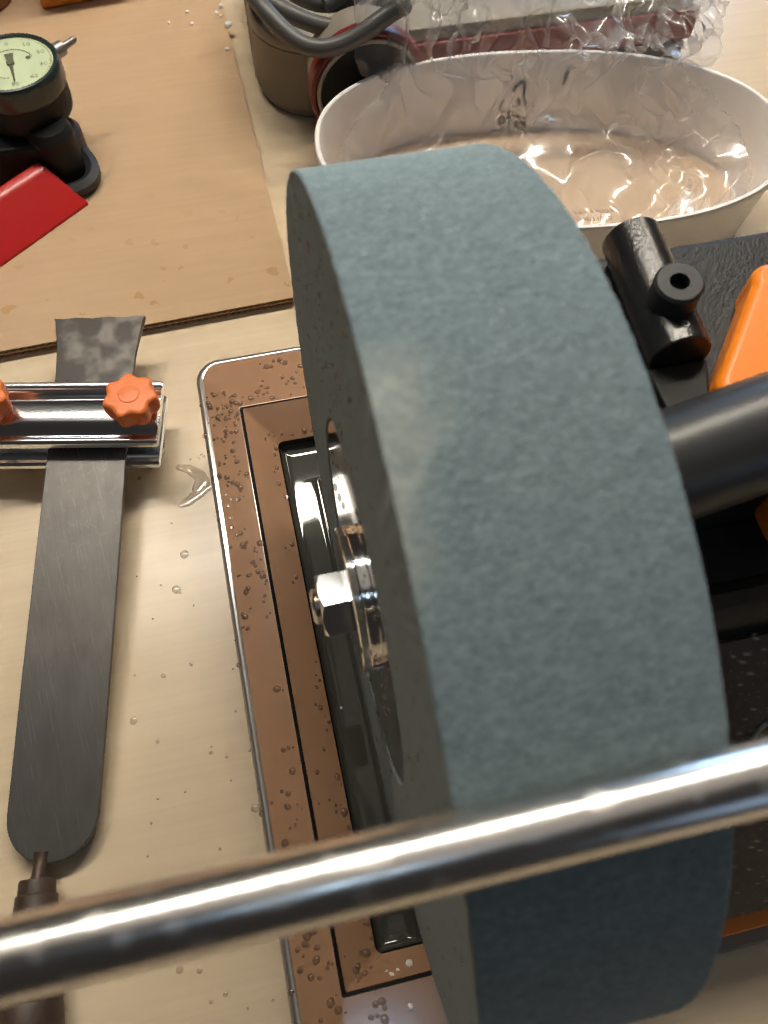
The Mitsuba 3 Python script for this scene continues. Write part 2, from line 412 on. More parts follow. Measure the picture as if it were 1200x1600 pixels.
add('water_droplets_001', cat(*dm), 'm_drop', smooth=True, label='water droplets hanging along the outer left edge of the tray', cat_='water droplets', kind='stuff')

# drops and puddle on the table
dm = []
for i in range(120):
    x, y = rng.uniform(-.19, -.079), rng.uniform(-.12, .17)
    if x < -.125 - .15 * (.17 - y) * .55: continue
    if rng.random() < .35: continue
    r = .0005 + .0020 * rng.random() ** 3
    dm.append(drop(x, y, 0.0, r, .00026 + r * .07))
add('table_droplets', cat(*dm), 'm_clear_drop', smooth=True, label='flat water drops scattered on the pale table left of the tray', cat_='water drops', kind='stuff')

def blob(paths, zs=.12):
    parts = []
    for pts, rr in paths:
        for (a, b, ra, rb) in zip(pts[:-1], pts[1:], rr[:-1], rr[1:]):
            s1 = m3.Manifold.sphere(ra, 24).translate([a[0], a[1], 0]); s2 = m3.Manifold.sphere(rb, 24).translate([b[0], b[1], 0])
            parts.append(m3.Manifold.batch_hull([s1, s2]))
    m = m3.Manifold.batch_boolean(parts, m3.OpType.Add).refine_to_length(.0012)
    t = M2T(m); t.merge_vertices()
    trimesh.smoothing.filter_taubin(t, iterations=12)
    t.vertices[:, 2] *= zs
    t.vertices[:, 2] = np.maximum(t.vertices[:, 2], -.0002)
    return t
pud = blob([([(-.079, .1500), (-.0855, .1475), (-.0905, .1440), (-.0965, .1405), (-.1005, .1392)], [.0022, .0030, .0032, .0030, .0016]),
            ([(-.0855, .1500), (-.0880, .1560), (-.0935, .1615), (-.0990, .1640)], [.0032, .0036, .0030, .0018]), ([(-.0870, .1520), (-.0900, .1475)], [.0042, .0034])], .11)
add('water_puddle', pud, 'm_clear_drop', smooth=True, label='small forked water puddle on the table against the tray edge', cat_='puddle')

# ---------------------------------------------------------------- the grinder
HX = .040
def grinder():
    AX = .17
    # wheel
    n = 720
    prof = [(.0, -.0225), (.0566, -.0225), (.0570, -.0228), (.0570, -.0247), (.0573, -.025), (.09, -.025), (.1242, -.025), (.1246, -.0249), (.1249, -.0246), (.125, -.0242)]
    prof += [(.125, x) for x in np.linspace(-.023, .023, 24)] + [(.1249, .0240), (.1245, .0246), (.1238, .025), (.0, .025)]
    w = lathe(prof, n, 'x')
    v = w.vertices
    r = np.hypot(v[:, 1], v[:, 2])
    edge = (r > .1235) & (np.abs(v[:, 0]) > .0234)
    d = (meshkit.noise(v * 900, 3) - .5) * .0005 * edge
    v[:, 1:] *= (1 + d / np.maximum(r, 1e-4))[:, None]
    v[:, 0] += (meshkit.noise(v * 800, 8) - .5) * .0004 * edge
    v[:, 2] += AX
    k = 'wet_grinder__grinding_wheel'
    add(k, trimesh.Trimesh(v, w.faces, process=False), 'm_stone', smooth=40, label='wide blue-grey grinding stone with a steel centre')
    def on(prof, n=72):
        m = lathe(prof, n, 'x'); m.vertices[:, 2] += AX; return m
    # parts go from +x to -x, so profiles are given by (radius, x) with x rising
    add(k + '__flange_plate', on([(0, -.0246), (.0555, -.0246), (.0560, -.0242), (.0560, -.0200), (0, -.0200)], 120), 'm_mirror', smooth=25, label='polished wet steel flange plate in the wheel centre')
    add(k + '__washer', on([(0, -.0266), (.0228, -.0266), (.0233, -.0262), (.0233, -.0240), (0, -.0240)]), 'm_chrome', smooth=25)
    add(k + '__washer_001', on([(0, -.0291), (.0222, -.0291), (.0229, -.0287), (.0229, -.0267), (0, -.0267)]), 'm_chrome', smooth=25)
    # hexagon nut with chamfered crown
    cyl = m3.Manifold.cylinder(.0085, .0098, .0120, 96)
    hexa = m3.Manifold.cylinder(.0095, .0109, .0109, 6)
    cone = m3.Manifold.revolve(m3.CrossSection([[(0, 0), (.0112, 0), (.0112, .0080), (.0094, .0095), (0, .0095)]]), 96)
    nut = M2T(m3.Manifold.batch_boolean([hexa, cone], m3.OpType.Intersect))
    nv = nut.vertices.copy()
    th = math.radians(-8)
    y, z = nv[:, 0] * math.cos(th) - nv[:, 1] * math.sin(th), nv[:, 0] * math.sin(th) + nv[:, 1] * math.cos(th)
    nut.vertices = np.c_[-.0288 - nv[:, 2], y, AX + z]; nut.invert()
    add(k + '__nut', nut, 'm_chrome', smooth=20)
    b = [(0, -.0408), (.0046, -.0408), (.0056, -.0400)]
    for i in range(3): b += [(.0058, -.0396 + i * .0008), (.0051, -.0392 + i * .0008)]
    add(k + '__axle_end', on(b + [(.0055, -.0370), (0, -.0370)], 40), 'm_chrome_worn', smooth=25)
    dm = []
    for i in range(46):
        a, rr = rng.uniform(0, 6.28), .055 * math.sqrt(rng.uniform(.2, .98))
        x = -.0246
        if rr < .0255: continue
        q = drop(0, 0, 0, *(lambda r: (r, r * .55))(.0005 + .0011 * rng.random() ** 2))
        u = q.vertices; q.vertices = np.c_[x - u[:, 2], rr * math.cos(a) + u[:, 0], AX + rr * math.sin(a) + u[:, 1]]; q.invert()
        dm.append(q)
    for i in range(120):
        a, rr = rng.uniform(0, 6.28), rng.uniform(.060, .123)
        if rng.random() < .55: a = rng.uniform(.6, 1.5)
        q = drop(0, 0, 0, *(lambda r: (r, r * .5))(.00035 + .0007 * rng.random() ** 2))
        u = q.vertices; q.vertices = np.c_[-.0250 - u[:, 2], rr * math.cos(a) + u[:, 0], AX + rr * math.sin(a) + u[:, 1]]; q.invert()
        dm.append(q)
    add('water_droplets_002', cat(*dm), 'm_grey_drop', smooth=True, label='tiny water droplets clinging to the left face of the grinding wheel', cat_='water droplets', kind='stuff')
    # housing: profile in (y, z) run along x
    x0, x1 = .041, .42
    def shell(key, prof, mat, label):
        hp = [np.array([(x, a, b) for a, b in prof]) for x in (x0, x0 + .0012, x1)]
        cen = np.array(prof).mean(0)
        hp[0][:, 1:] = hp[0][:, 1:] * .994 + cen * .006
        side = loft([h[::-1] for h in hp], False, False)
        def endcap(x, pts, flip):
            v2, f2 = trimesh.creation.triangulate_polygon(sg.Polygon(pts), engine='earcut')
            m = trimesh.Trimesh(np.c_[np.full(len(v2), x), v2], f2, process=False)
            nx = m.face_normals[:, 0].mean()
            if (nx > 0) == flip: m.invert()
            return m
        add(key, cat(side, endcap(x0, hp[0][:, 1:], True), endcap(x1, hp[2][:, 1:], False)), mat, smooth=25, label=label)
    shell('wet_grinder__housing', [(.095, .012), (.0950, .1960), (.0938, .1988), (.0915, .2000), (.0080, .2000), (.0060, .1992), (.0050, .1970), (.0045, .012)], 'm_black_metal', 'black textured sheet steel housing')
    shell('wet_grinder__shaded_front', [(.0042, .012), (.0042, .1560), (-.0150, .1545), (-.0180, .1620), (-.0215, .1640), (-.0262, .1630), (-.0290, .1590), (-.0310, .1480), (-.1180, .0330), (-.1190, .0290), (-.1190, .012)], 'm_black', 'lower front shell with a rounded ridge, blackened for the shade of the handle')  # blacker than the housing above, painting in the shade under the handle
    # front apron panel, slightly proud, flecked with stone dust
    a, b = np.array([-.0325, .1478]), np.array([-.1192, .0345])
    nn = np.array([b[1] - a[1], a[0] - b[0]]); nn = nn / np.linalg.norm(nn)
    if nn[0] > 0: nn = -nn
    q = [a, b, b + nn * .002, a + nn * .002]
    fp = loft([np.array([(x, *s) for s in q]) for x in (x0 + .002, x1 - .002)])
    add('wet_grinder__front_panel', fp, 'm_front', smooth=False, label='black sloping front panel flecked with dust')
    c = np.array([.152, 0, 0]); e = (b - a) / np.linalg.norm(b - a); mid = a + e * .0510 + nn * .0026
    t = np.arange(90) * 2 * np.pi / 90
    e = (b - a) / np.linalg.norm(b - a)
    R = .0140
    rp = np.c_[.1185 + R * np.cos(t), mid[0] + R * np.sin(t) * e[0], mid[1] + R * np.sin(t) * e[1]]
    rr = []
    for i in range(90):
        rd = np.array([math.cos(t[i]), math.sin(t[i]) * e[0], math.sin(t[i]) * e[1]]); up = np.array([0, *nn])
        rr.append([rp[i] + .0009 * (math.cos(s) * rd + math.sin(s) * up) for s in np.arange(8) * np.pi / 4])
    rr.append(rr[0])
    add('wet_grinder__switch_ring', loft(rr, False, False), 'm_chrome', smooth=40, label='thin silver ring on the front panel')
    add('wet_grinder__trim_strip', rbox((x0 + .003, -.1285, .0122), (x1, -.1192, .0170), .001), 'm_orange', label='orange strip along the foot of the housing')
    add('wet_grinder__base', rbox((x0, -.135, 0.0002), (x1, .097, .0118), .002), 'm_grey_plastic', label='grey base plate')
    # sleeve for the support bar: thick black tube lying along the top
    A, B = np.array([.0860, .0905, .2108]), np.array([.0838, .0405, .2108])
    ax = (B - A) / np.linalg.norm(B - A)
    def cyl(p0, p1, prof):
        L = np.linalg.norm(p1 - p0); z = (p1 - p0) / L
        x = np.cross([0, 0, 1.0], z); x /= np.linalg.norm(x) + 1e-12
        if np.linalg.norm(np.cross([0, 0, 1.0], z)) < 1e-6: x = np.array([1.0, 0, 0])
        y = np.cross(z, x)
        m = lathe([(r, h if h >= 0 else L + h) for r, h in prof], 64)
        m.vertices = p0 + m.vertices[:, :1] * x + m.vertices[:, 1:2] * y + m.vertices[:, 2:] * z
        return m
    L = np.linalg.norm(B - A)
    add('wet_grinder__bar_sleeve', cyl(A, B, [(0, 0), (.0089, 0), (.0096, .0007), (.0096, L - .0005), (.0092, L), (0, L)]), 'm_black_gloss', smooth=30, label='black tube sleeve on top of the housing')
    c = A + (B - A) * .66
    sc0, sc1 = c + [-.0003, -.001, .0074], c + [-.0010, -.0018, .0166]
    add('wet_grinder__bar_sleeve__lock_screw', cyl(sc0, sc1, [(0, 0), (.0068, 0), (.0074, .0012), (.0074, .0088), (.0066, .0098), (.0030, .0098), (.0030, .0050), (0, .0050)]), 'm_black_rubber', smooth=30, label='black round lock screw with a hexagon socket')
    c = A + (B - A) * .90 + [0, 0, .0095]
    add('wet_grinder__bar_sleeve__set_screw', cyl(c - [0, 0, .001], c + [0, 0, .0004], [(0, 0), (.0011, 0), (.0011, .0014), (.0006, .0014), (.0006, .0008), (0, .0008)]), 'm_grey_label', smooth=30)
    add('wet_grinder__sleeve_bracket', prism(np.array([(.0735, .0400), (.0935, .0400), (.0915, .034), (.0820, .0105), (.0745, .012)]), .2002, .2085, .001), 'm_black', smooth=30)  # black wedge, part bracket and part painted shadow past the sleeve end
    add('wet_grinder__sleeve_bracket_001', rbox((.0780, .045, .2001), (.0920, .087, .2040), .001), 'm_black', smooth=30)
    # orange bracket
    op = [(.0885, .0275), (.0905, .0215), (.0935, .0170), (.170, .020), (.175, .030), (.168, .062)]
    arc = [(.1235 + .0078 * math.cos(a), .0605 + .0078 * math.sin(a)) for a in np.radians(np.linspace(80, 172, 8))]
    ob = prism(np.array(op + [(.160, .0690)] + arc), .2003, .2150, .0030, 5)
    add('wet_grinder__orange_bracket', ob, 'm_orange', smooth=35, label='orange plastic bracket on top of the housing')
    add('wet_grinder__orange_bracket__hole', cyl(np.array([.1240, .0600, .2146]), np.array([.1240, .0600, .2153]), [(0, 0), (.0024, 0), (.0024, .0007), (0, .0007)]), 'm_black', smooth=30)
    # carrying handle along x
    hpth = spline([(.028 + .012, .0030, .2080), (.075, .0060, .2110), (.11, .0095, .2160), (.16, .0125, .2170), (.24, .012, .215), (.36, .011, .21)], 50)
    add('wet_grinder__handle', tube(hpth, .0165, 40), 'm_handle_black', smooth=40, label='thick black handle tube')
    add('wet_grinder__orange_end', rbox((.1035, -.0135, .1765), (.16, .000, .1905), .003), 'm_orange', label='small orange block under the handle')
    tag('wet_grinder', 'black water-cooled grinder with wide blue-grey stone, orange bracket and thick handle', 'grinder')
grinder()

# ---------------------------------------------------------------- support bar
def support_bar():
    rod = lathe([(0, 0), (.0048, 0), (.0060, .0012), (.0060, .3988), (.0048, .40), (0, .40)], 64, 'x')
    rod.vertices += [-.245, -.083, .2735]
    add('support_bar__rod', rod, 'm_chrome_worn', smooth=30)
    for i, x in enumerate((.105, .150)):
        leg = tube([(x, -.083, .2735), (x, -.083, .22), (x, -.083, .12), (x, -.083, .085)], .006, 32)
        add('support_bar__leg' + ('' if i == 0 else '_001'), leg, 'm_chrome_worn', smooth=40)
    tag('support_bar', 'shiny round steel bar crossing in front of the wheel', 'steel bar')
support_bar()

# ---------------------------------------------------------------- flat blade tool
def blade_tool():
    pb, pt = np.array([-.1736, -.0140, .0108]), np.array([-.1289, .2558, .0300])
    u = (pt - pb); L = np.linalg.norm(u); u /= L
    s = np.cross(u, [0, 0, 1.0]); s /= np.linalg.norm(s)        # to the right
    n = np.cross(s, u)
    hw = .0207
    left, right = [], []
    for t, w in ((.0, hw), (.06, hw + .0005), (.12, hw + .0006), (.2, hw + .0006), (.235, hw + .0010), (.25, hw + .0018), (.262, hw + .0032), (.272, hw + .0048), (L, hw + .0056)):
        left.append((-w, t)); right.append((w, t))
    arc = [(hw * math.cos(a), .021 * math.sin(a)) for a in np.radians(np.linspace(0, -180, 25))][1:-1]
    poly = left[::-1] + arc[::-1] + right
    top = [(hw + .0056 - .0052 * i, L + .0004 * math.sin(i * 1.9)) for i in range(1, 10)]
    poly = np.array(poly + top)
    m = prism(poly, -.0014, .0014, .0004, 2)
    m.vertices = pb + m.vertices[:, :1] * s + m.vertices[:, 1:2] * u + m.vertices[:, 2:] * n
    add('flat_blade_tool__blade', m, 'm_steel', smooth=30, label='long flat grey steel blade with a flared dark tip')
    q0 = pb - u * .0200 + s * -.0035
    d = np.array([-.020, -.205, 0.0]); d /= np.linalg.norm(d)
    q1 = np.array([q0[0] - .0008, q0[1] - .0075, .0125])
    add('flat_blade_tool__tang', tube([q0 + u * .004, q0, (q0 + q1) / 2, q1, q1 + d * .006], [.0036, .0034, .0030, .0031, .0031], 14), 'm_rust', smooth=40)
    def turned(prof, n=48, flute=0):
        mm = lathe(prof, n)
        v = mm.vertices
        if flute:
            a = np.arctan2(v[:, 1], v[:, 0]); r = np.hypot(v[:, 0], v[:, 1])
            kf = 1 - .07 * (np.cos(a * flute) > .2) * (r > .006)
            v[:, :2] *= kf[:, None]
        x = np.cross([0, 0, 1.0], d); x /= np.linalg.norm(x); y = np.cross(d, x)
        mm.vertices = q1 + v[:, :1] * x + v[:, 1:2] * y + v[:, 2:] * d
        return mm
    add('flat_blade_tool__handle', turned([(0, .0), (.0072, .0), (.0078, .0010), (.0080, .006), (.0088, .0066), (.0092, .0120), (.0106, .02), (.0126, .04), (.0134, .0462), (.0126, .0470), (.0130, .0482), (.0138, .054), (.0142, .07), (.0138, .10), (.0125, .125), (.008, .135), (0, .136)], 60, 0), 'm_handle', smooth=30, label='dark brown turned wooden handle')
    fl = []
    tag('flat_blade_tool', 'long flat steel blade with rounded end and dark wooden handle, clamped in the jig', 'blade tool')
blade_tool()

# ---------------------------------------------------------------- clamping jig
def jig():
    O, TH = np.array([-.1125, .1762, 0]), -11.3
    def put(m):
        m = m.copy(); m.apply_translation(O); return Rz(m, TH, O)
    x0, x1 = -.165, .0115
    top = [(-.0150, .0318), (-.0149, .0345), (-.0142, .0358), (-.0128, .0365), (-.0108, .0362), (-.0092, .0352), (-.0072, .0362), (-.0052, .0392), (-.0030, .0404), (.0010, .0410), (.0055, .0410), (.0095, .0402), (.0112, .0388),
           (.0122, .0362), (.0138, .0356), (.0152, .0366), (.0162, .0380), (.0176, .0386), (.0192, .0380), (.0208, .0366), (.0228, .0362), (.0242, .0366), (.0250, .0362), (.0254, .0350), (.0254, .0318)]
    poly = np.array(top[::-1])
    rings = []
    for x, k in ((x0, 1.0), (x1 - .0012, 1.0), (x1, .965)):
        c = np.array([.005, .0345]); rings.append(np.array([(x, *(c + (p - c) * k)) for p in poly]))
    m = loft(rings)
    add('clamping_jig__upper_bar', put(m), 'm_zinc', smooth=38, label='zinc plated ribbed upper bar')
    ribs = [rbox((x1 - .0002, y - .0006, .0325), (x1 + .0007, y + .0006, .0375), .0003, 6) for y in np.arange(-.0135, .0025, .0019)]
    add('clamping_jig__upper_bar__serration', put(cat(*ribs)), 'm_zinc', smooth=30)
    low = [(-.0205, .0195), (-.0203, .0222), (-.0190, .0236), (-.0165, .0226), (-.0140, .0236), (-.0100, .0238), (.0200, .0238), (.0240, .0232), (.0248, .0215), (.0246, .0190)]
    m = loft([np.array([(x, *p) for p in low[::-1]]) for x in (x0, .0105)])
    add('clamping_jig__lower_bar', put(m), 'm_zinc', smooth=38, label='lower bar under the blade')
    def knob(cx, cy):
        n = 210
        t = np.arange(n) * 2 * np.pi / n
        def rg(s, z, off=0.0): 
            r = (.0133 + .00115 * np.cos(7 * t + .35)) * s - off
            return np.c_[cx + r * np.cos(t), cy + r * np.sin(t), np.full(n, z)]
        rr = [rg(.80, .0435), rg(.90, .0440), rg(.965, .0455), rg(1, .0480), rg(1, .0525), rg(1, .0545, .0001), rg(1, .0557, .0006), rg(1, .0564, .0016), rg(1, .0566, .0028)]
        return loft(rr)
    for i, cx in enumerate((0.0002, -.0775)):
        sfx = '' if i == 0 else '_001'
        cy = .0022
        k = 'clamping_jig__knob' + sfx
        add(k, put(knob(cx, cy)), 'm_orange_soft', smooth=40, label=('orange seven-lobed knob at the right end' if i == 0 else 'orange knob cut by the left picture edge'))
        cap = lathe([(0, .0564), (.0056, .0564), (.0056, .0567), (.0052, .0570), (.003, .0572), (0, .05725)], 48); cap.apply_translation([cx, cy, 0])
        add(k + '__cap', put(cap), 'm_orange_soft', smooth=30)
        scw = lathe([(0, .0005), (.0062, .0005), (.0066, .0012), (.0066, .0060), (.0030, .0060), (.0030, .0440), (0, .0440)], 32); scw.apply_translation([cx, cy, 0])
        add('clamping_jig__screw' + sfx, put(scw), 'm_zinc', smooth=30)
        foot = lathe([(0, .0062), (.0075, .0062), (.0075, .0188), (0, .0188)], 32); foot.apply_translation([cx, cy, 0])
        add('clamping_jig__spacer' + sfx, put(foot), 'm_black_rubber', smooth=30)
    tag('clamping_jig', 'shiny zinc plated blade clamp with orange star knobs, gripping the flat blade', 'clamp')
jig()

# ---------------------------------------------------------------- dial gauge, stand, hex keys
def dial_gauge():
    C = np.array([-.1600, .4335, 0])
    def at(m): m = m.copy(); m.apply_translation(C); return m
    add('dial_gauge__bezel', at(lathe([(.0265, .0600), (.0296, .0600), (.0302, .0620), (.0302, .0700), (.0300, .0735), (.0290, .0752), (.0276, .0756), (.0266, .0750), (.0262, .0735)], 96)), 'm_bezel', smooth=30)
    add('dial_gauge__body', at(lathe([(0, .0400), (.0250, .0400), (.0285, .0425), (.0292, .0470), (.0292, .0600), (.0270, .0610), (0, .0610)], 72)), 'm_black', smooth=30)
    f = 'dial_gauge__face'
    add(f, at(lathe([(0, .0730), (.0264, .0730), (.0264, .0738), (0, .0738)], 96)), 'm_dial', smooth=30, label='pale green dial face')
    nd = cat(prism(np.array([(-.0004, -.0185), (.0004, -.0185), (.0012, 0), (-.0012, 0)]), .0744, .0748), prism(np.array([(-.0016, .0), (.0016, .0), (.0028, .0092), (-.0028, .0092)]), .0744, .0748))
    add(f + '__needle', at(Rz(nd, 7)), 'm_dial_ink', smooth=False)
    add(f + '__hub', at(lathe([(0, .0740), (.0024, .0740), (.0024, .0752), (0, .0754)], 24)), 'm_dial_ink', smooth=30)
    d = lathe([(0, .0739), (.0016, .0739), (.0016, .0742), (0, .0742)], 20); d.apply_translation([.0108, .0042, 0])
    add(f + '__counter', at(d), 'm_dial_ink', smooth=False)
    def arc(a0, a1, r, w, z):
        t = np.radians(np.linspace(a0, a1, 50)); n = len(t)
        v = np.vstack([np.c_[(r - w) * np.cos(t), (r - w) * np.sin(t), np.full(n, z)], np.c_[(r + w) * np.cos(t), (r + w) * np.sin(t), np.full(n, z)]])
        i = np.arange(n - 1)
        return trimesh.Trimesh(v, np.vstack([np.stack([i, i + n, i + n + 1], 1), np.stack([i, i + n + 1, i + 1], 1)]), process=False)
    add(f + '__inner_scale', at(cat(arc(20, 165, .0140, .0003, .0740), arc(195, 265, .0140, .00025, .0740))), 'm_dial_ink', smooth=False)
    tk = []
    for i in range(100):
        l = .0022 if i % 10 == 0 else .0012
        tk.append(Rz(trimesh.creation.box([l, .00018, .0002]).apply_translation([.0255 - l / 2, 0, .0740]), i * 3.6))
    add(f + '__ticks', at(cat(*tk)), 'm_dial_grey', smooth=False, kind='stuff')
    nums = []
    for i in range(10):
        t = meshkit.text_mesh(str((i * 10) % 100), .0030, .0002)
        t.apply_translation([-t.bounds[:, 0].mean(), -t.bounds[:, 1].mean(), .0739])
        a = math.radians(97 - 36 * i)
        t.apply_translation([.0205 * math.cos(a), .0205 * math.sin(a), 0]); nums.append(t)
    add(f + '__numerals', at(cat(*nums)), 'm_dial_grey', smooth=False)
    dr_ = np.array([.78, .62, 0.03]); dr_ /= np.linalg.norm(dr_)
    p0 = C + dr_ * .027 + [0, 0, .0640]
    add('dial_gauge__stem', tube([p0, p0 + dr_ * .0045, p0 + dr_ * .0115], [.0048, .0048, .0046], 28), 'm_grey_label', smooth=40, label='grey metal stem')
    add('dial_gauge__plunger', tube([p0 + dr_ * .0112, p0 + dr_ * .021, p0 + dr_ * .0232], [.0023, .0023, .0012], 20), 'm_grey_label', smooth=40)
    tag('dial_gauge', 'dial gauge with pale green face and black bezel, lying on a black stand', 'gauge')
    # stand
    add('gauge_stand__block', rbox((-.235, .398, .0072), (-.150, .462, .0400), .003), 'm_black', label='black block')
    lug = lathe([(0, .0072), (.0135, .0072), (.0150, .010), (.0150, .042), (.0120, .047), (0, .047)], 40); lug.apply_translation([-.1480, .4085, 0])
    add('gauge_stand__lug', lug, 'm_black', smooth=30)
    cl = lathe([(0, .0072), (.016, .0072), (.017, .010), (.017, .028), (.014, .032), (0, .032)], 40); cl.apply_translation([-.148, .425, 0])
    add('gauge_stand__clamp', cl, 'm_black_rubber', smooth=30)
    tag('gauge_stand', 'black metal stand carrying the green dial gauge', 'stand')
dial_gauge()

def hexkeys():
    z0 = .0074
    R0 = np.array([-.1590, .3908, 0]); a = np.array([.79, .61, 0]); a /= np.linalg.norm(a); b = np.array([a[1], -a[0], 0])
    prof = [(-.0100, z0), (-.0100, z0 + .016), (-.0080, z0 + .0205), (-.0045, z0 + .0228), (0, z0 + .0222), (.0030, z0 + .0200), (.0255, z0 + .0018), (.0258, z0)]
    def rg(t, sk): return np.array([R0 + a * (t + sk * (pb + .01) / .036) + b * pb + [0, 0, pz] for pb, pz in prof])
    add('hex_key_holder__shell', loft([rg(-.12, 0), rg(-.001, .011), rg(.0, .0105)][::1]), 'm_red', smooth=30)
    tag('hex_key_holder', 'glossy red wedge shaped hex key holder on the cardboard sheet', 'key holder')
    hx = lambda pts, r, n=34: tube(spline(pts, n), r, 6)
    keys = [
        ([(-.1500, .4580, .0200), (-.1430, .4420, .0165), (-.1330, .4160, .0150), (-.1285, .4000, .0138), (-.1325, .3905, .0132), (-.1430, .3855, .0130), (-.156, .379, .0130)], .0052, 'largest bent black hex key, outermost in the red holder'),
        ([(-.1660, .4330, .0240), (-.1590, .4285, .0235), (-.1545, .4205, .0230), (-.1560, .4120, .0225), (-.1640, .4040, .022), (-.172, .398, .022)], .0026, 'thin bent black hex key in the red holder next to the black stand'),
        ([(-.1540, .4180, .0205), (-.1470, .4150, .0195), (-.1425, .4080, .0185), (-.1460, .4010, .018), (-.1560, .3935, .018), (-.165, .387, .018)], .0032, 'middle bent black hex key in the red holder'),
        ([(-.1620, .4230, .0410), (-.1800, .4080, .0330), (-.1950, .3970, .0260), (-.205, .390, .024)], .0040, 'straight grey black hex key leaning over the red holder at the left'),
    ]
    for i, (pts, r, lab) in enumerate(keys):
        add('hex_key' + ('' if i == 0 else '_%03d' % i), hx(pts, r), 'm_black_rubber', smooth=35, label=lab, cat_='hex key', group='hex keys in the red holder')
hexkeys()

# ---------------------------------------------------------------- sander behind
def sander():
    ol = []
    for cx, cy, r, a0, a1 in ((.270, .58, .03, 0, 90), (.03, .58, .03, 90, 180), (.040, .482, .045, 180, 270), (.305, .447, .010, 270, 360)):
        for q in np.radians(np.linspace(a0, a1, 12)): ol.append((cx + r * math.cos(q), cy + r * math.sin(q)))
    ol = np.array(ol)
    def rg(k, z): c = np.array([.16, .52]); return np.c_[c + (ol - c) * k, np.full(len(ol), z)]
    add('belt_sander__body', loft([rg(.975, .0005), rg(.985, .004), rg(1.0, .012), rg(1.0, .0518)]), 'm_grey_plastic', smooth=30, label='grey rounded lower body')
    add('belt_sander__band', rbox((.095, .4335, .0300), (.3165, .4385, .0515), .0015), 'm_dark_red', smooth=30, label='dark red band along the front')
    add('belt_sander__top_panel', loft([rg(.997, .0523), rg(.997, .0560), rg(.985, .0600), rg(.96, .0615)]), 'm_cream', smooth=30, label='cream top panel')
    F = .4080
    def disc(cx, cz, prof):
        m = lathe(prof, 64, 'y'); m.vertices = m.vertices * [1, -1, 1] + [cx, F, cz]; m.invert(); return m
    add('belt_sander__drum_housing', disc(.0651, .0455, [(0, -.028), (.0375, -.028), (.0392, -.006), (.0392, -.0005), (.0366, .0), (0, .0)]), 'm_grey_plastic', smooth=30, label='grey drum housing')
    add('belt_sander__drum_housing__red_ring', disc(.0651, .0455, [(.0392, -.006), (.0408, -.0055), (.0408, .003), (.0400, .0052), (.0388, .0060), (.0372, .0058), (.0368, .0045), (.0368, .0002)]), 'm_ring_red', smooth=30, label='thin red ring round the drum opening')
    add('belt_sander__drum_housing__steel_ring', disc(.0651, .0455, [(.0363, .001), (.0363, .0072), (.0345, .0078), (.0336, .0070), (.0334, .001)]), 'm_cream', smooth=30)
    add('belt_sander__drum_housing__drum', disc(.0651, .0455, [(0, .001), (.0333, .001), (.0333, .0022), (.012, .0025), (.0105, .0060), (0, .0062)]), 'm_black', smooth=30, label='dark drum')
    add('belt_sander__side_plate', rbox((.232, .4330, .006), (.312, .4375, .0285), .001), 'm_black', label='dark side plate')
    coils = [
        [(-.006, .540, .075), (-.0045, .470, .086), (.0010, .4380, .0900), (.0100, .4220, .0850), (.0280, .4050, .0790), (.0500, .4010, .0825), (.0700, .4020, .0920), (.0900, .410, .096)],
        [(.004, .550, .075), (.0060, .480, .080), (.0130, .4480, .0810), (.0310, .4360, .0760), (.0520, .4330, .0720), (.0700, .4420, .0740), (.0880, .470, .076), (.100, .520, .076)],
        [(.012, .560, .070), (.015, .500, .076), (.024, .470, .0780), (.042, .4560, .0750), (.060, .4560, .0750), (.0760, .470, .078), (.090, .510, .078)],
        [(.044, .445, .0800), (.058, .452, .0830), (.074, .470, .084), (.088, .500, .084), (.096, .55, .080)],
    ]
    cm = [tube(spline(c, 50), .0056, 18) for c in coils]
    add('belt_sander__power_cord', cat(*cm), 'm_cable', smooth=40, label='thick grey coiled power cord')
    tag('belt_sander', 'grey, red and cream corded sander with coiled grey cable behind the white tub', 'sander')
sander()

